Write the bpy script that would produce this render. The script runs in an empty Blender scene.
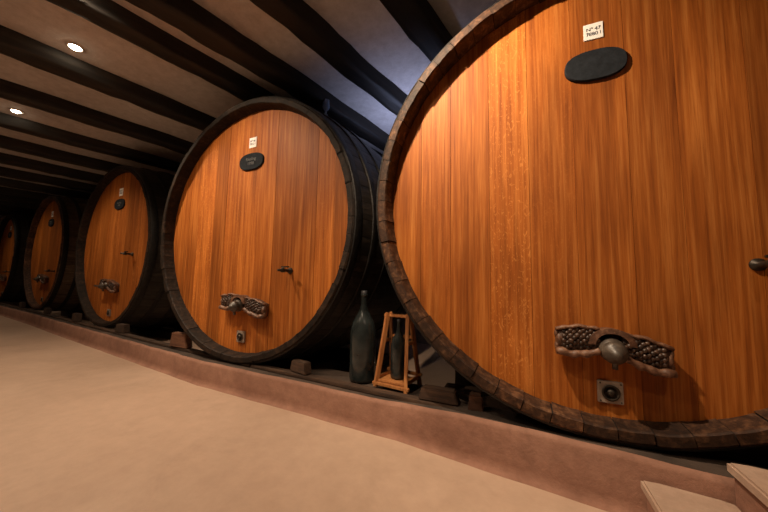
import bpy, bmesh, math, random
from mathutils import Matrix, Vector
random.seed(7)
sc=bpy.context.scene
col=sc.collection
HC=0.97
try:
    sc.view_settings.view_transform='Standard'
    sc.view_settings.look='None'
except Exception: pass

# ---------------------------------------------------------------- materials
def newmat(name):
    m=bpy.data.materials.new(name);m.use_nodes=True
    nt=m.node_tree;b=nt.nodes['Principled BSDF']
    return m,nt,b
def N(nt,t,**k):
    n=nt.nodes.new(t)
    for a,v in k.items():
        if a.startswith('i_'):
            n.inputs[int(a[2:]) if a[2:].isdigit() else a[2:]].default_value=v
        else: setattr(n,a,v)
    return n
def L(nt,a,b): nt.links.new(a,b)
def ramp(nt,pts,interp='LINEAR'):
    r=nt.nodes.new('ShaderNodeValToRGB');e=r.color_ramp.elements;r.color_ramp.interpolation=interp
    while len(e)<len(pts): e.new(0.5)
    for i,(p,c) in enumerate(pts):
        e[i].position=p;e[i].color=(*c,1) if len(c)==3 else c
    return r
def mapping(nt,scale,off=None,coord='Object'):
    tc=N(nt,'ShaderNodeTexCoord');mp=N(nt,'ShaderNodeMapping');mp.inputs['Scale'].default_value=scale
    L(nt,tc.outputs[coord],mp.inputs['Vector'])
    if off is not None:
        ad=N(nt,'ShaderNodeVectorMath',operation='ADD');L(nt,mp.outputs[0],ad.inputs[0]);L(nt,off,ad.inputs[1]);return ad.outputs[0]
    return mp.outputs[0]
def noise(nt,vec,scale,detail=4,rough=.55,dist=0):
    n=N(nt,'ShaderNodeTexNoise');n.inputs['Scale'].default_value=scale;n.inputs['Detail'].default_value=detail
    n.inputs['Roughness'].default_value=rough;n.inputs['Distortion'].default_value=dist;L(nt,vec,n.inputs['Vector']);return n.outputs['Fac']
def mix(nt,fac,a,b,mode='MIX'):
    m=N(nt,'ShaderNodeMix',data_type='RGBA',blend_type=mode)
    for s,v in ((m.inputs[0],fac),(m.inputs[6],a),(m.inputs[7],b)):
        if hasattr(v,'default_value') or hasattr(v,'links'): L(nt,v,s)
        else: s.default_value=v if isinstance(v,(int,float)) else (*v,1)
    return m.outputs[2]
def bump(nt,b,h,strength,dist=.01):
    bp=N(nt,'ShaderNodeBump');bp.inputs['Strength'].default_value=strength;bp.inputs['Distance'].default_value=dist
    L(nt,h,bp.inputs['Height']);L(nt,bp.outputs[0],b.inputs['Normal'])

def board_wood(name,dark,mid,light,grain_scale=(38,38,1.6),fleck=0.0,rough=.45,stain=.5,bstr=.25,tone=.35,coord='Object',lo=.28,hi=.74,spec=.5):
    m,nt,b=newmat(name)
    at=N(nt,'ShaderNodeAttribute',attribute_name='rnd')
    mul=N(nt,'ShaderNodeVectorMath',operation='SCALE');mul.inputs['Scale'].default_value=37.0
    cmb=N(nt,'ShaderNodeCombineXYZ')
    for i in range(3): L(nt,at.outputs['Fac'],cmb.inputs[i])
    L(nt,cmb.outputs[0],mul.inputs[0])
    v=mapping(nt,grain_scale,mul.outputs[0],coord)
    g=noise(nt,v,1.0,8,.65,.35)
    r=ramp(nt,[(lo,dark),(.5,mid),(hi,light)]);L(nt,g,r.inputs[0])
    c=r.outputs[0]
    tr=ramp(nt,[(0,(1-tone,1-tone,1-tone)),(1,(1+tone*.35,1+tone*.3,1+tone*.25))]);L(nt,at.outputs['Fac'],tr.inputs[0])
    c=mix(nt,1.0,c,tr.outputs[0],'MULTIPLY')
    v2=mapping(nt,(3,3,.9),mul.outputs[0],coord)
    g2=noise(nt,v2,1.0,3)
    r2=ramp(nt,[(.3,(.70,.64,.60)),(.65,(1.10,1.09,1.06))]);L(nt,g2,r2.inputs[0])
    c=mix(nt,1.0,c,r2.outputs[0],'MULTIPLY')
    if fleck>0:
        v5=mapping(nt,(190,190,5),mul.outputs[0],coord)
        p=noise(nt,v5,1.0,3,.6,.1);pr=ramp(nt,[(.30,(.62,.55,.48)),(.46,(1,1,1))]);L(nt,p,pr.inputs[0])
        c=mix(nt,.6,c,pr.outputs[0],'MULTIPLY')
        v3=mapping(nt,(48,48,24),mul.outputs[0],coord)
        f=noise(nt,v3,1.0,2,.5,2.2)
        fr=ramp(nt,[(.58,(0,0,0)),(.66,(1,1,1))]);L(nt,f,fr.inputs[0])
        gt=ramp(nt,[(.56,(0,0,0)),(.9,(fleck,)*3)]);L(nt,at.outputs['Fac'],gt.inputs[0])
        mm=N(nt,'ShaderNodeMath',operation='MULTIPLY');L(nt,fr.outputs[0],mm.inputs[0]);L(nt,gt.outputs[0],mm.inputs[1])
        c=mix(nt,mm.outputs[0],c,tuple(min(1,x*1.1) for x in light))
    if stain>0:
        v4=mapping(nt,(9,9,.55),None,coord)
        s=noise(nt,v4,1.0,4,.6,.2)
        sr=ramp(nt,[(.54,(0,0,0)),(.74,(stain,)*3)]);L(nt,s,sr.inputs[0])
        c=mix(nt,sr.outputs[0],c,tuple(x*.4 for x in dark))
    L(nt,c,b.inputs['Base Color']);b.inputs['Roughness'].default_value=rough
    b.inputs['Specular IOR Level'].default_value=spec
    bump(nt,b,g,bstr,.004)
    return m
M={}
M['head']=board_wood('oak_head_orange',(.235,.060,.010),(.43,.130,.021),(.66,.26,.062),grain_scale=(50,50,1.3),fleck=.55,rough=.55,stain=.6,tone=.30,lo=.27,hi=.76,bstr=.15,spec=.2)
M['chime']=board_wood('chime_wood',(.018,.008,.005),(.062,.028,.014),(.21,.105,.052),grain_scale=(26,26,26),rough=.65,stain=.5,bstr=1.0,tone=.55,spec=.3)
M['chime_d']=board_wood('chime_wood_dark',(.007,.005,.004),(.020,.012,.008),(.065,.038,.023),grain_scale=(26,26,26),rough=.7,stain=.3,bstr=1.0,tone=.5,spec=.25)
M['stave']=board_wood('dark_stave',(.008,.007,.006),(.024,.018,.014),(.065,.048,.036),grain_scale=(30,2.0,30),rough=.55,stain=.2,bstr=.9,tone=.4,spec=.4)
M['stave_lit']=board_wood('lamplit_stave',(.05,.03,.018),(.12,.08,.05),(.24,.17,.11),grain_scale=(30,2.0,30),rough=.6,stain=.2,bstr=.7,tone=.4)  # lamplight on the fourth barrel's body, put into the stave colour
M['beam']=board_wood('beam_black_wood',(.004,.003,.0025),(.012,.009,.007),(.04,.028,.02),grain_scale=(14,1.2,14),rough=.65,stain=0,bstr=1.0,tone=.3)
M['carve']=board_wood('carved_wood',(.04,.017,.009),(.12,.055,.031),(.27,.15,.09),grain_scale=(40,40,40),rough=.5,stain=0,bstr=.8,tone=.4)
M['grape']=board_wood('carved_grape',(.016,.008,.005),(.05,.024,.015),(.15,.08,.046),grain_scale=(60,60,60),rough=.42,stain=0,bstr=.4,tone=.5)
M['tapwood']=board_wood('tap_grey_wood',(.028,.021,.017),(.065,.050,.040),(.15,.12,.095),grain_scale=(40,4,40),rough=.4,stain=0,bstr=.5,tone=.3)
M['rack']=board_wood('rack_wood',(.22,.08,.024),(.42,.17,.055),(.56,.27,.10),grain_scale=(50,50,4),rough=.5,stain=0,bstr=.3,tone=.3)
M['block']=board_wood('chock_wood',(.02,.011,.007),(.05,.026,.015),(.11,.06,.034),grain_scale=(6,40,40),rough=.7,stain=.2,bstr=.8,tone=.4)
M['block_r']=board_wood('chock_wood_reddish',(.05,.020,.011),(.12,.052,.028),(.20,.10,.055),grain_scale=(6,40,40),rough=.7,stain=.2,bstr=.8,tone=.4)

def simple(name,c,rough=.5,metal=0,trans=0,emit=None,nscale=None,namp=.25,bs=0,spec=.5):
    m,nt,b=newmat(name)
    b.inputs['Base Color'].default_value=(*c,1);b.inputs['Roughness'].default_value=rough;b.inputs['Metallic'].default_value=metal
    b.inputs['Specular IOR Level'].default_value=spec
    if trans: b.inputs['Transmission Weight'].default_value=trans
    if emit:
        b.inputs['Emission Color'].default_value=(*emit[0],1);b.inputs['Emission Strength'].default_value=emit[1]
    if nscale:
        v=mapping(nt,(1,1,1));n=noise(nt,v,nscale,5,.6)
        r=ramp(nt,[(.3,tuple(x*(1-namp) for x in c)),(.7,tuple(min(1,x*(1+namp)) for x in c))]);L(nt,n,r.inputs[0]);L(nt,r.outputs[0],b.inputs['Base Color'])
        if bs: bump(nt,b,n,bs,.01)
    return m
M['iron']=simple('hoop_iron',(.014,.012,.011),.55,.4,nscale=18,namp=.6,bs=.7)
M['gap']=simple('joint_dark',(.010,.006,.004),.9,nscale=30)
M['gaphead']=simple('head_joint',(.06,.017,.005),.9,nscale=30)
M['slate']=simple('slate',(.015,.018,.023),.85,nscale=40,namp=.3,bs=.2,spec=.15)
M['paper']=simple('label_white',(.85,.83,.80),.6,nscale=20,namp=.05)
M['ink']=simple('ink',(.03,.03,.05),.7,nscale=20)
M['chalk']=simple('chalk',(.12,.12,.12),.9,nscale=60)
M['plate']=simple('metal_plate',(.34,.27,.22),.5,.2,nscale=25,namp=.25,bs=.2)
M['bottle']=simple('bottle_glass',(.018,.022,.022),.12,nscale=12,namp=.5)
M['wax']=simple('cork_wax',(.03,.03,.035),.5,nscale=12)
M['brass']=simple('dull_metal',(.05,.040,.032),.45,.7,nscale=30,namp=.3)
M['lampglow']=simple('lamp_glow',(1,.9,.75),.4,emit=((1,.80,.55),60))
M['white']=simple('lamp_white',(.7,.68,.65),.4,nscale=20,namp=.05)
M['airglass']=simple('airlock_glass',(.55,.70,.95),.08,trans=.6,nscale=12,namp=.1)

def plaster(name,c1,c2,c3,sc1=.9,sc2=14,bs=.35,rough=.85,dark=.0,fine=.18,bd=.006):
    m,nt,b=newmat(name)
    v=mapping(nt,(1,1,1))
    n1=noise(nt,v,sc1,6,.6,.4);r=ramp(nt,[(.3,c1),(.5,c2),(.72,c3)]);L(nt,n1,r.inputs[0])
    n2=noise(nt,v,sc2,8,.7);r2=ramp(nt,[(.3,(1-fine,1-fine*1.1,1-fine*1.2)),(.65,(1+fine*.3,)*3)]);L(nt,n2,r2.inputs[0])
    c=mix(nt,1.0,r.outputs[0],r2.outputs[0],'MULTIPLY')
    if dark:
        n4=noise(nt,v,2.7,5,.7,.8);r4=ramp(nt,[(.56,(0,0,0)),(.72,(dark,)*3)]);L(nt,n4,r4.inputs[0])
        c=mix(nt,r4.outputs[0],c,tuple(x*.55 for x in c1))
    L(nt,c,b.inputs['Base Color']);b.inputs['Roughness'].default_value=rough
    n3=noise(nt,v,35,6,.7);ad=N(nt,'ShaderNodeMath',operation='ADD');L(nt,n2,ad.inputs[0]);L(nt,n3,ad.inputs[1])
    bump(nt,b,ad.outputs[0],bs,bd)
    return m
M['floor']=plaster('floor_screed',(.40,.275,.20),(.475,.335,.25),(.55,.40,.305),sc1=.6,dark=.16,rough=.5,bs=.15,fine=.10,sc2=9)
M['plinth']=plaster('plinth_plaster',(.20,.093,.060),(.28,.140,.094),(.36,.19,.13),sc1=2.5,dark=.4,bs=.6)
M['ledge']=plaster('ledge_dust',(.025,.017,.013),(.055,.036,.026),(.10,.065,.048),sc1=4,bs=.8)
M['step']=plaster('step_stone',(.36,.25,.185),(.44,.31,.235),(.52,.38,.295),bs=.5)
M['ceil']=plaster('ceiling_plaster',(.52,.48,.465),(.60,.56,.54),(.66,.62,.60),bs=.4,sc1=1.3)
M['wall']=plaster('wall_plaster',(.36,.30,.27),(.45,.38,.34),(.52,.45,.40),bs=.8,sc1=1.3)

# ---------------------------------------------------------------- mesh builder
class MB:
    def __init__(s): s.v=[];s.f=[];s.m=[];s.r=[];s.sm=[];s.mats=[]
    def mi(s,mat):
        if mat not in s.mats: s.mats.append(mat)
        return s.mats.index(mat)
    def add(s,vs,fs,mat,rnd=.5,smooth=False,mx=None):
        o=len(s.v)
        for p in vs:
            p=Vector(p)
            if mx is not None: p=mx@p
            s.v.append(p)
        k=s.mi(mat)
        for f in fs:
            s.f.append([i+o for i in f]);s.m.append(k);s.r.append(rnd);s.sm.append(smooth)
    def box(s,c,d,mat,rnd=.5,mx=None,bev=.004,taper=None):
        bm=bmesh.new();bmesh.ops.create_cube(bm,size=1)
        for v in bm.verts:
            v.co=Vector((v.co.x*d[0],v.co.y*d[1],v.co.z*d[2]))
            if taper and v.co.z>0: v.co.x*=taper[0];v.co.y*=taper[1]
        if bev: bmesh.ops.bevel(bm,geom=list(bm.edges),offset=bev,segments=2,affect='EDGES')
        bmesh.ops.translate(bm,vec=Vector(c),verts=bm.verts)
        s.frombm(bm,mat,rnd,mx)
    def frombm(s,bm,mat,rnd=.5,mx=None,smooth=False):
        bm.verts.index_update()
        s.add([v.co.copy() for v in bm.verts],[[v.index for v in f.verts] for f in bm.faces],mat,rnd,smooth,mx);bm.free()
    def ball(s,c,r,mat,rnd=.5,sub=2,scale=(1,1,1),mx=None):
        bm=bmesh.new();bmesh.ops.create_icosphere(bm,subdivisions=sub,radius=r)
        for v in bm.verts: v.co=Vector((v.co.x*scale[0],v.co.y*scale[1],v.co.z*scale[2]))+Vector(c)
        s.frombm(bm,mat,rnd,mx,True)
    def lathe(s,prof,mat,seg=32,rnd=.5,mx=None,axis='z',smooth=True,close=False):
        vs=[];fs=[];n=len(prof)
        for k in range(seg):
            a=2*math.pi*k/seg;ca,sa=math.cos(a),math.sin(a)
            for r,h in prof:
                vs.append((r*ca,r*sa,h) if axis=='z' else (r*ca,h,r*sa))
        for k in range(seg):
            k2=(k+1)%seg
            for i in range(n-1 if not close else n):
                j=(i+1)%n
                fs.append((k*n+i,k2*n+i,k2*n+j,k*n+j))
        s.add(vs,fs,mat,rnd,smooth,mx)
    def obj(s,name,parent=None,loc=None,rotz=0,auto=None):
        me=bpy.data.meshes.new(name);me.from_pydata([tuple(p) for p in s.v],[],s.f)
        for m in s.mats: me.materials.append(m)
        me.polygons.foreach_set('material_index',s.m);me.polygons.foreach_set('use_smooth',s.sm)
        at=me.attributes.new('rnd','FLOAT','FACE');at.data.foreach_set('value',s.r)
        bm=bmesh.new();bm.from_mesh(me);bmesh.ops.recalc_face_normals(bm,faces=bm.faces);bm.to_mesh(me);bm.free()
        me.update()
        o=bpy.data.objects.new(name,me);col.objects.link(o)
        if parent: o.parent=parent
        if loc: o.location=loc
        o.rotation_euler=(0,0,rotz)
        return o
def empty(name,loc,rotz=0):
    e=bpy.data.objects.new(name,None);col.objects.link(e);e.location=loc;e.rotation_euler=(0,0,rotz);e.empty_display_size=.2;return e
def text(body,size,mat,parent,loc,name):
    cu=bpy.data.curves.new(name,'FONT');cu.body=body;cu.size=size;cu.align_x='CENTER';cu.align_y='CENTER';cu.extrude=.0006
    cu.materials.append(mat);o=bpy.data.objects.new(name,cu);col.objects.link(o);o.parent=parent;o.location=loc;o.rotation_euler=(math.pi/2,0,0);return o

# ---------------------------------------------------------------- barrel
LEN=2.0
def barrel(x,y,z,R,yaw,tapz,light=False,label='N\u00ba 47\n7880 l',slate_w=.34,shaft=.0,wing=.2,ox=0,lab=.095,bw=(.15,.28),cockz=-.42,edges=None):
    root=empty('wine_barrel',(x,y,z),yaw)
    BEL=.10
    def rad(t): return R+BEL*(1-(2*t/LEN-1)**2)
    TH=.062;RH=R-TH-.004;HY=.105
    chm=M['chime'] if (slate_w<.30 or light) else M['chime_d']
    mb=MB();NS=56;SUB=3
    body=[(rad(t),t) for t in [.012+ (LEN-.012)*i/16 for i in range(17)]]
    prof_in=[(R-TH-.012,HY+.02),(R-TH+.004,.010),(R-TH+.010,0),(R-.010,-.0),(R,.010)]
    sm=M['stave_lit'] if light else M['stave']
    for k in range(NS):
        a0=2*math.pi*k/NS+.0016;a1=2*math.pi*(k+1)/NS-.0016
        rr=random.random();dr=random.uniform(-.0035,.0035);dy=random.uniform(-.006,.004)
        def strip(prof,mat,dyy):
            vs=[];fs=[];n=len(prof)
            for j in range(SUB+1):
                a=a0+(a1-a0)*j/SUB
                e=.0022 if j in(0,SUB) else 0
                for r,t in prof: vs.append(((r+dr-e)*math.sin(a),t+dyy,(r+dr-e)*math.cos(a)))
            for j in range(SUB):
                for i in range(n-1): fs.append((j*n+i,j*n+i+1,(j+1)*n+i+1,(j+1)*n+i))
            mb.add(vs,fs,mat,rr)
        strip(prof_in,chm,dy)
        strip([(R,.010+dy)]+body,sm,0)
    mb.obj('staves',root)
    mb=MB()
    mb.lathe([(R-TH-.006,HY+.02),(R-TH+.010,.010),(R-.010,.010)]+[(r-.008,t) for r,t in body]+[(R-.05,LEN-.01),(R-.07,LEN-.12),(0.001,LEN-.12)],M['gap'],96,axis='y')
    mb.obj('staves_core',root)
    mb=MB()
    for t,w in ((.055,.075),(.27,.06),(.52,.06),(1.48,.06),(1.73,.06),(1.945,.075)):
        r0=rad(max(0,t-w/2));r1=rad(min(LEN,t+w/2));a,b=t-w/2,t+w/2;h=.0075;off=.003
        mb.lathe([(r0+off-.006,a),(r0+off+h,a+.001),(r0+off+h+.001,a+.003),(r1+off+h+.001,b-.003),(r1+off+h,b-.001),(r1+off-.006,b)],M['iron'],112,axis='y')
        an=random.uniform(-.6,.6)
        for q in (-.02,.02):
            aa=an+q;mb.ball(((r0+h+.004)*math.sin(aa),t,(r0+h+.004)*math.cos(aa)),.009,M['iron'])
    mb.obj('iron_hoops',root)
    mb=MB();xs=-RH;ei=0
    while xs<RH-.001:
        w=random.uniform(*bw);xe=min(RH,xs+w)
        rv=random.random()
        if edges:
            xe=edges[ei][0];rv=edges[ei][1];ei+=1
            if ei==len(edges): xe=RH
        if RH-xe<.09: xe=RH
        n=8;g=.0010
        def outline(xa,xb,rr_):
            pts=[]
            for i in range(n+1):
                xx=xa+(xb-xa)*i/n;pts.append((xx,-math.sqrt(max(0,rr_**2-xx*xx))))
            for i in range(n+1):
                xx=xb+(xa-xb)*i/n;pts.append((xx,math.sqrt(max(0,rr_**2-xx*xx))))
            return pts
        o1=outline(xs+.0003,xe-.0003,RH);o2=outline(xs+g,xe-g,RH)
        dy=random.uniform(-.0012,.0012);k=len(o1)
        vs=[(a,HY+.003,b) for a,b in o1]+[(a,HY+dy,b) for a,b in o2]
        fs=[[k+i for i in range(k)]]+[[i,(i+1)%k,k+(i+1)%k,k+i] for i in range(k)]
        mb.add(vs,fs,M['head'],rv);xs=xe
    mb.add([(RH*math.cos(2*math.pi*i/64),HY+.0035,RH*math.sin(2*math.pi*i/64)) for i in range(64)],[list(range(64))],M['gaphead'])
    mb.obj('head_boards',root)
    mb=MB();mb.box((0,HY-.003,.87),(lab,.006,lab*1.03),M['paper'],bev=.001)
    mb.obj('number_label',root)
    text(label,lab*.31,M['ink'],root,(0,HY-.0068,.868),'label_text')
    mb=MB();vs=[];nn=48
    for yy,s_ in ((HY,1),(HY-.012,1),(HY-.018,.965)):
        for i in range(nn):
            a=2*math.pi*i/nn;ca,sa=math.cos(a),math.sin(a)
            px=math.copysign(abs(ca)**.8,ca)*slate_w/2*s_;pz=math.copysign(abs(sa)**.8,sa)*.086*s_
            vs.append((px,yy,.67+pz))
    fs=[[2*nn+i for i in range(nn)]]
    for l in range(2):
        for i in range(nn): fs.append((l*nn+i,l*nn+(i+1)%nn,(l+1)*nn+(i+1)%nn,(l+1)*nn+i))
    mb.add(vs,fs,M['slate']);mb.obj('slate_plaque',root)
    if slate_w>.30: text('Riesling\n1998',.045,M['chalk'],root,(0,HY-.0187,.67),'chalk_text')
    # carved tap ornament: two grape-covered wings
    mb=MB()
    for sgn in (-1,1):
        nx=12;top=[];bot=[]
        for i in range(nx+1):
            u=i/nx;xx=ox+sgn*(.045+wing*u)
            cz=(.030-.012*u if sgn<0 else .012-.052*u)
            hh=.050+.020*math.sin(u*2.7)-.004*u
            top.append((xx,cz+hh));bot.append((xx,cz-hh))
        vs=[];fs=[]
        prof=[(0,1.0),(-.035,1.02),(-.055,.86),(-.072,.3),(-.072,-.3),(-.055,-.86),(-.035,-1.02),(0,-1.0)]
        for (xx,t_),(x2,b_) in zip(top,bot):
            c_=(t_+b_)/2;h_=(t_-b_)/2
            for dy,f_ in prof: vs.append((xx+.006*math.sin(40*xx)*f_,HY+dy,tapz+c_+h_*f_))
        n=len(prof)
        for i in range(nx):
            for j in range(n-1): fs.append((i*n+j,i*n+j+1,(i+1)*n+j+1,(i+1)*n+j))
        fs.append(list(range(n)));fs.append([nx*n+j for j in range(n)])
        mb.add(vs,fs,M['carve'],.3,True)
        for edge,rr_ in ((bot,.021),(top,.010)):
            ring=[]
            for i,(xx,zz) in enumerate(edge):
                rv_=rr_*(1+.15*math.sin(i*1.9))
                for q in range(8):
                    a=2*math.pi*q/8;ring.append((xx+sgn*(.016 if i==nx else 0),HY-.058+rv_*1.6*math.cos(a),tapz+zz+rv_*math.sin(a)+.003*math.sin(i*1.3)))
            fs=[];
            for i in range(nx):
                for q in range(8): fs.append((i*8+q,i*8+(q+1)%8,(i+1)*8+(q+1)%8,(i+1)*8+q))
            fs.append(list(range(8)));fs.append([nx*8+q for q in range(8)])
            mb.add(ring,fs,M['carve'],.95,True)
        for (ux,uz,ur) in ((.0,.0,.036),(.018,.03,.022),(.016,-.03,.024)):
            xe_,ze_=top[-1][0],(top[-1][1]+bot[-1][1])/2
            mb.ball((xe_+sgn*ux*.6,HY-.045,tapz+ze_+uz),ur,M['carve'],.7,2,(.5,.9,1.1))
        for i in range(1,nx):
            (xx,t_),(x2,b_)=top[i],bot[i]
            nj=4
            for j in range(nj):
                f_=(j+.5+(.4 if i%2 else 0))/(nj+.4)
                zz=b_+.016+(t_-b_-.022)*f_
                mb.ball((xx-sgn*.006,HY-.074+.018*abs(f_-.5)*2+random.uniform(-.005,.005),tapz+zz),random.uniform(.0115,.0145),M['grape'],random.random(),2)
    vs=[];fs=[];na=14
    for i in range(na+1):
        a=math.pi*i/na
        for ro,dy in ((.076,0),(.080,-.085),(.056,-.09),(.050,0)):
            vs.append((ox*.3+ro*math.cos(a)*1.2,HY+dy,tapz+.012+ro*1.0*math.sin(a)))
    for i in range(na):
        for j in range(4): fs.append((i*4+j,i*4+(j+1)%4,(i+1)*4+(j+1)%4,(i+1)*4+j))
    fs.append([0,1,2,3]);fs.append([na*4+j for j in range(4)])
    mb.add(vs,fs,M['carve'],.7,False)
    mb.obj('carved_grape_ornament',root)
    mb=MB();mx=Matrix.Translation((ox*.3,HY,tapz))@Matrix.Rotation(math.radians(8),4,'X')
    mb.lathe([(.050,0),(.052,-.05),(.048,-.06),(.056,-.066),(.056,-.085),(.048,-.092),(.046,-.105),(.050,-.110),(.050,-.128),(.042,-.134),(.034,-.150),(.022,-.156),(.020,-.166),(.001,-.168)],M['tapwood'],28,axis='y',mx=mx)
    mb.lathe([(.001,-.075),(.012,-.075),(.012,-.01),(.001,-.01)],M['tapwood'],16,mx=mx@Matrix.Translation((0,-.118,0)))
    if shaft: mb.box((-.16,-.115,-.0),(.28,.02,.026),M['tapwood'],mx=mx)
    mb.obj('spigot_tap',root)
    mb=MB();zz=-1.045
    mb.box((0,HY-.008,zz),(.105,.016,.105),M['plate'],bev=.003)
    mb.lathe([(.036,HY-.016),(.038,HY-.024),(.030,HY-.026),(.028,HY-.018),(.001,HY-.018)],M['brass'],28,axis='y',mx=Matrix.Translation((0,0,zz)))
    mb.lathe([(.018,HY-.018),(.016,HY-.030),(.001,HY-.031)],M['brass'],20,axis='y',mx=Matrix.Translation((0,0,zz)))
    for sx in(-1,1):
        for sz in(-1,1): mb.ball((sx*.042,HY-.017,zz+sz*.042),.004,M['brass'])
    mb.obj('bung_plate',root)
    mb=MB();mx=Matrix.Translation((.56,HY,cockz))
    mb.lathe([(.028,0),(.028,-.010),(.014,-.014),(.013,-.07),(.019,-.074),(.019,-.11),(.012,-.115),(.010,-.15),(.001,-.152)],M['brass'],20,axis='y',mx=mx)
    mb.lathe([(.001,-.015),(.009,-.015),(.009,.03),(.001,.03)],M['brass'],14,mx=mx@Matrix.Translation((0,-.09,0)))
    mb.box((.02,-.09,.030),(.085,.018,.012),M['brass'],mx=mx,bev=.003)
    mb.obj('sampling_cock',root)
    return root
Z=HC
barrels=[(.38,1.76,Z+.53,1.24,2,-.82,False,.285,.172,0,.09,(.20,.36)),
(-2.44,1.96,Z+.51,1.26,0,-.74,False,.33,.23,.05,.10,(.15,.28)),
(-5.84,2.37,Z+.50,1.25,-3,-.62,False,.33,.2,0,.12,(.15,.28)),
(-9.62,2.76,Z+.53,1.25,-4,-.58,True,.33,.2,0,.12,(.15,.28)),
(-13.7,3.16,Z+.52,1.24,-4,-.58,False,.33,.2,0,.11,(.15,.28))]
labs=['N\u00ba 47\n7880 l','N\u00ba 46\n7912 l','N\u00ba 45\n7790 l','N\u00ba 44\n7805 l','N\u00ba 43\n7760 l']
# board joints of the nearest head: right edge, tone
e0=[(-.97,.3),(-.78,.60),(-.55,.42),(-.335,.95),(-.11,.62),(.13,.45),(.33,.25),(.58,.50),(.84,.2),(1.174,.4)]
for i,(x,y,z,R,yw,tz,li,sw,wg,ox_,lb,bw_) in enumerate(barrels):
    barrel(x,y,z,R,math.radians(yw),tz,li,labs[i],sw,shaft=(i in(2,3)),wing=wg,ox=ox_,lab=lb,bw=bw_,cockz=(-.15 if i==2 else -.42),edges=e0 if i==0 else None)

# ---------------------------------------------------------------- room
def prism(name,poly,z0,z1,mat,topmat=None):
    mb=MB();n=len(poly)
    mb.add([(x,y,z0) for x,y in poly]+[(x,y,z1) for x,y in poly],[[i,(i+1)%n,n+(i+1)%n,n+i] for i in range(n)]+[list(range(n))[::-1]],mat)
    mb.add([(x,y,z1) for x,y in poly],[list(range(n))],topmat or mat)
    return mb.obj(name)
CH=3.12
XL,XR,YF=-18.0,3.6,-3.2
def yb(x): return 4.6-.1*x
prism('floor',[(XL-.2,YF-.2),(XR+.2,YF-.2),(XR+.2,yb(XR)+.3),(XL-.2,yb(XL)+.3)],-.1,0,M['floor'])
prism('ceiling',[(XL-.2,YF-.2),(XR+.2,YF-.2),(XR+.2,yb(XR)+.3),(XL-.2,yb(XL)+.3)],CH,CH+.15,M['ceil'])
prism('wall_back',[(XL,yb(XL)),(XR,yb(XR)),(XR,yb(XR)+.2),(XL,yb(XL)+.2)],0,CH,M['wall'])
prism('wall_front',[(XL,YF-.2),(XR,YF-.2),(XR,YF),(XL,YF)],0,CH,M['wall'])
prism('wall_left',[(XL-.2,YF-.2),(XL,YF-.2),(XL,yb(XL)+.2),(XL-.2,yb(XL)+.2)],0,CH,M['wall'])
prism('wall_right',[(XR,YF-.2),(XR+.2,YF-.2),(XR+.2,yb(XR)+.2),(XR,yb(XR)+.2)],0,CH,M['wall'])

front=[(-17.99,3.42),(-12,2.84),(-9,2.56),(-7.04,2.34),(-5,2.13),(-2.72,1.89),(-1.6,1.86),(-.73,1.83),(.0,1.745),(.44,1.695),(1.2,1.62),(2.4,1.54),(3.59,1.48)]
def sstep(a,b,x):
    t=max(0,min(1,(x-a)/(b-a)));return t*t*(3-2*t)
def PH(x): return .20+.04*sstep(-.9,-.1,x)
def fy(x):
    for (a,b) in zip(front[:-1],front[1:]):
        if a[0]<=x<=b[0]: return a[1]+(b[1]-a[1])*(x-a[0])/(b[0]-a[0])
def plinth():
    mb=MB();pts=[]
    for (a,b) in zip(front[:-1],front[1:]):
        n=max(2,int((b[0]-a[0])/.10))
        for i in range(n):
            t=i/n;pts.append((a[0]+(b[0]-a[0])*t,a[1]+(b[1]-a[1])*t))
    pts.append(front[-1])
    vs=[];fs=[];n=7
    for i,(x,y) in enumerate(pts):
        w=.006*math.sin(x*7)+.005*math.sin(x*17+1);P=PH(x)
        for dy,z in [(-.035,0),(-.018,.006),(-.006,.02),(0,.05),(.003,P-.025),(.012,P-.006),(.03,P)]:
            vs.append((x,y+dy+w*(.4+z*2),z))
    for i in range(len(pts)-1):
        for j in range(n-1): fs.append((i*n+j,(i+1)*n+j,(i+1)*n+j+1,i*n+j+1))
    mb.add(vs,fs,M['plinth'],.5,True)
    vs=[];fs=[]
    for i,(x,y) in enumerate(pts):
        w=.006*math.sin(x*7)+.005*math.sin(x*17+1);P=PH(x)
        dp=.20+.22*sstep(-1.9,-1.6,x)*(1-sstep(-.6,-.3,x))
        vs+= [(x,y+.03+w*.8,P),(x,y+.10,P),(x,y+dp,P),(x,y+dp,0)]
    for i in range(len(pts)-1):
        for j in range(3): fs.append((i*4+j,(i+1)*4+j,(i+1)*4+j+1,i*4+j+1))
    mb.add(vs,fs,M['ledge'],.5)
    mb.obj('stone_plinth')
plinth()

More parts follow.
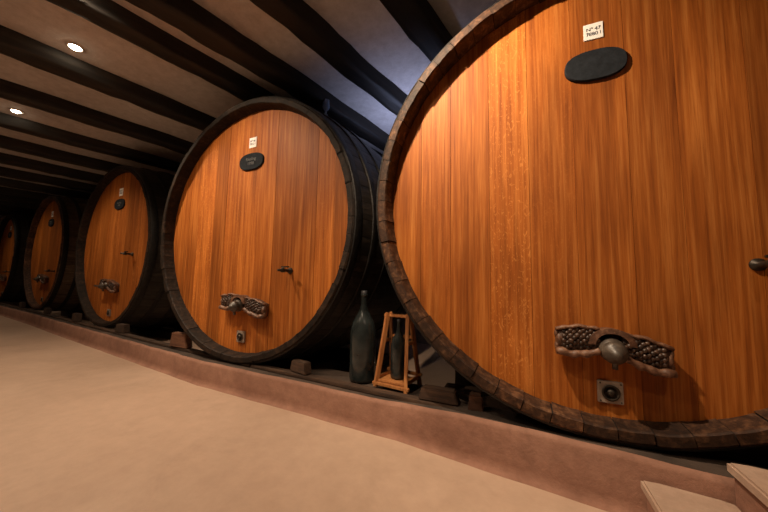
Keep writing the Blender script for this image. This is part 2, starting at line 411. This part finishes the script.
# steps at the right
mb=MB()
for i,(xa,xb,h) in enumerate([(.45,.71,.165),(.71,1.0,.315),(1.0,1.3,.465),(1.3,2.2,.61)]):
    n=6;bk=[(xa+(xb-xa)*k/n,fy(xa+(xb-xa)*k/n)-.012) for k in range(n+1)]
    poly=[(xa,.72),(xb,.72)]+bk[::-1]
    bm=bmesh.new();lo=[bm.verts.new((p[0],p[1],0)) for p in poly];hi=[bm.verts.new((p[0],p[1],h-.035)) for p in poly]
    m_=len(poly);bm.faces.new(hi)
    for k in range(m_): bm.faces.new((lo[k],lo[(k+1)%m_],hi[(k+1)%m_],hi[k]))
    mb.frombm(bm,M['plinth'])
    poly=[(xa-.018,.70),(xb,.70)]+bk[::-1][:-1]+[(xa-.018,fy(xa)-.012)]
    bm=bmesh.new();lo=[bm.verts.new((p[0],p[1],h-.035)) for p in poly];hi=[bm.verts.new((p[0],p[1],h)) for p in poly]
    m_=len(poly);top=bm.faces.new(hi);bm.faces.new(lo[::-1])
    for k in range(m_): bm.faces.new((lo[k],lo[(k+1)%m_],hi[(k+1)%m_],hi[k]))
    bmesh.ops.bevel(bm,geom=list(top.edges),offset=.008,segments=2,affect='EDGES')
    mb.frombm(bm,M['step'])
mb.obj('stone_stairs')

# beams
BZ=2.97
for x0 in (-.35,.45,1.25,2.1,-1.18,-1.97,-2.70,-3.22,-4.36,-5.48,-6.6,-7.7,-8.8,-9.9,-11,-12.1,-13.2,-14.3,-15.4,-16.5):
    dx,dy=.225,.974
    t0=(YF+.02)/dy;t1=(4.6-.1*x0-.02)/(dy+.1*dx)
    if x0+dx*t0<XL+.25: t0=(XL+.25-x0)/dx
    if x0+dx*t1>XR-.2: t1=(XR-.2-x0)/dx
    if t1<=t0: continue
    mb=MB();n=60;W=random.uniform(.19,.25);vs=[];fs=[];ph=random.random()*9
    pr=[(-.5,1),(-.5,.12),(-.42,.0),(-.15,-.02),(.15,-.02),(.42,0),(.5,.12),(.5,1)]
    H=CH-BZ+.01
    for i in range(n+1):
        l=(t1-t0)*i/n
        for j,(a,b) in enumerate(pr):
            wob=.016*math.sin(l*1.7+ph)+.007*math.sin(l*6+j+ph)+random.uniform(-.006,.006)
            vs.append((a*W+wob,l,BZ+b*H+(random.uniform(-.008,.008) if b<.5 else 0)))
    m_=len(pr)
    for i in range(n):
        for j in range(m_-1): fs.append((i*m_+j,i*m_+j+1,(i+1)*m_+j+1,(i+1)*m_+j))
    fs.append(list(range(m_)));fs.append([n*m_+j for j in range(m_)])
    mb.add(vs,fs,M['beam'],random.random(),True)
    o=mb.obj('ceiling_beam',None,(x0+dx*t0,dy*t0,0),-math.atan2(dx,dy))

# cradles: cross timbers under each barrel
for bb in barrels:
    x,y,z,R,yw=bb[:5]
    mb=MB()
    for yy in (.75,1.35):
        hh=z-(R+.095)-.014
        mb.box((0,yy,hh/2),(1.9,.2,hh),M['block'],random.random(),bev=.008)
    o=mb.obj('barrel_cradle',None,(x,y,0),math.radians(yw))
mb=MB()
xs=-16.5
while xs<3.0:
    l=random.uniform(1.6,2.6);xe=min(3.0,xs+l)
    if xs<-.2<xe: xe=-.2
    if -.2<=xs: break
    ya,yb_=fy(xs)+.13,fy(xe-.01)+.13
    v=Vector((xe-.01-xs,yb_-ya,0));mx=Matrix.Translation((xs,ya,0))@Matrix.Rotation(math.atan2(v.y,v.x),4,'Z')
    mb.box((v.length/2,0,.215),(v.length,.075,.024),M['block'],random.random(),mx=mx,bev=.004)
    xs=xe
mb.obj('timber_cradle_rail')
for (x,s,rz,h,mt) in ((-3.40,.30,.1,.15,'block_r'),(-1.66,.20,-.1,.09,'block'),(-.50,.26,.1,.08,'block'),(-6.8,.26,0,.13,'block'),(-4.95,.24,.1,.11,'block'),(-10.6,.26,0,.13,'block'),(-8.6,.24,0,.11,'block'),(-.27,.09,.2,.09,'block_r')):
    mb=MB();mb.box((0,0,h/2),(s,.07,h),M[mt],random.random(),bev=.006,taper=(.8,1))
    mb.obj('wooden_chock',None,(x,fy(x)+.135,.231),rz-.1)

def bottle(mb,h,r,mx=None):
    p=[(.001,.012),(.75,.0),(.95,.012),(1,.04),(1,.50),(.97,.56),(.82,.65),(.52,.73),(.30,.79),(.24,.84),(.225,.93),(.23,.935),(.29,.94),(.29,.96),(.235,.965)]
    mb.lathe([(a*r,b*h) for a,b in p],M['bottle'],36,mx=mx)
    mb.lathe([(.245*r,.962*h),(.25*r,.995*h),(.2*r,h),(.001,h)],M['wax'],24,mx=mx)
mb=MB();bottle(mb,.70,.102);mb.obj('large_wine_bottle',None,(-1.165,2.135,.203))
rk=empty('bottle_rack',(-.86,2.12,PH(-.86)+.003),math.radians(-8))
mb=MB()
def bar(a,b,w,d,mat,rnd=.5):
    a=Vector(a);b=Vector(b);v=b-a;q=v.to_track_quat('Z','Y').to_matrix().to_4x4()
    mb.box((0,0,0),(w,d,v.length),mat,rnd,Matrix.Translation((a+b)/2)@q,bev=.003)
for s_ in(-1,1):
    bar((s_*.125,-.10,0.008),(s_*.085,-.01,.54),.026,.034,M['rack'],.6)
    bar((s_*.125,.12,0.008),(s_*.085,.03,.54),.022,.03,M['rack'],.3)
    bar((s_*.12,-.10,.07),(s_*.12,.12,.07),.018,.028,M['rack'],.8)
    bar((s_*.10,-.05,.33),(s_*.10,.07,.33),.018,.024,M['rack'],.8)
for z_,y_,hw in ((.035,-.10,.15),(.09,.10,.15),(.52,.0,.12),(.36,.07,.105)):
    bar((-hw,y_,z_),(hw,y_,z_),.026,.022,M['rack'],.5)
mb.box((0,.0,.055),(.22,.20,.016),M['rack'],.4)
mb.obj('rack_frame',rk)
mb=MB();bottle(mb,.43,.058);mb.obj('rack_bottle',rk,(0,0.01,.065))

a_=empty('glass_airlock',(-1.98,2.62,Z+.51+1.26+.065))
mb=MB()
mb.lathe([(.03,-.03),(.03,.03),(.014,.035),(.012,.08),(.035,.10),(.042,.13),(.040,.20),(.034,.20),(.034,.13),(.012,.11)],M['airglass'],24)
mb.obj('airlock_tube',a_)

# ---------------------------------------------------------------- lamps
def lamp(x,y,power,aim=(0,0),size=120,colr=(1,.77,.54),blend=1):
    e=empty('ceiling_spotlight',(x,y,CH))  # the added fill spots out of view get this fixture too
    mb=MB();mb.lathe([(.062,0.0),(.064,-.008),(.050,-.012),(.042,-.006),(.040,-.001)],M['white'],32)
    mb.obj('spot_ring',e)
    mb=MB();mb.lathe([(.040,-.004),(.034,-.016),(.020,-.024),(.001,-.027)],M['lampglow'],24);mb.obj('spot_lens',e)
    ld=bpy.data.lights.new('spot_light','SPOT');ld.energy=power;ld.color=colr;ld.spot_size=math.radians(size);ld.spot_blend=blend;ld.shadow_soft_size=.03
    lo=bpy.data.objects.new('spot_light',ld);col.objects.link(lo);lo.parent=e;lo.location=(0,0,-.06)
    d=Vector((aim[0],aim[1],-2.5));lo.rotation_euler=d.to_track_quat('-Z','Y').to_euler()
lamp(-3.77,1.14,220,(.3,.2),115)
lamp(-5.98,1.34,130,(0,.3),115)
lamp(-7.35,1.56,55,(0,.3))
lamp(-10.0,1.7,50,(0,.3))
lamp(-13.0,2.0,35,(0,.3))
lamp(-.80,.92,330,(1.25,1.75),100)     # pool on the nearest head
lamp(-2.85,.75,170,(.85,2.1),88)       # pool on the second head
lamp(-1.3,.1,110,(.6,.8),120)
lamp(-2.6,-.7,115,(.1,.1),120)  # this and the next three: unseen spots, added as fill light
lamp(-5.5,-1.0,90,(0,.2))
lamp(-9.5,-1.0,45)
lamp(1.1,-.2,60,(0,.6),120)
e=empty('wall_uplight',(-1.05,3.45,2.05))
mb=MB();mb.lathe([(.001,-.08),(.05,-.07),(.07,0),(.065,0),(.045,-.06),(.001,-.065)],M['white'],28);mb.obj('uplight_bowl',e)
ld=bpy.data.lights.new('uplight','SPOT');ld.energy=55;ld.color=(.55,.63,1);ld.spot_size=math.radians(125);ld.spot_blend=.9;ld.shadow_soft_size=.08
lo=bpy.data.objects.new('uplight_light',ld);col.objects.link(lo);lo.parent=e;lo.location=(0,0,.03);lo.rotation_euler=(math.pi,0,0)

w=bpy.data.worlds.new('world');sc.world=w;w.use_nodes=True
w.node_tree.nodes['Background'].inputs[0].default_value=(.5,.45,.45,1);w.node_tree.nodes['Background'].inputs[1].default_value=.05

# ---------------------------------------------------------------- camera
th,ph,ro=map(math.radians,(25.0,5.1,1.1))
F=Vector((-math.sin(th)*math.cos(ph),math.cos(th)*math.cos(ph),math.sin(ph)))
Rv=Vector((math.cos(th),math.sin(th),0));U=Rv.cross(F)
R2=math.cos(ro)*Rv+math.sin(ro)*U;U2=-math.sin(ro)*Rv+math.cos(ro)*U
cd=bpy.data.cameras.new('camera');cd.sensor_width=36;cd.sensor_fit='HORIZONTAL';cd.lens=299.0/768*36;cd.clip_start=.02
co=bpy.data.objects.new('camera',cd);col.objects.link(co)
m=Matrix.Identity(4)
for i in range(3):
    m[i][0]=R2[i];m[i][1]=U2[i];m[i][2]=-F[i]
m[2][3]=HC
co.matrix_world=m
sc.camera=co
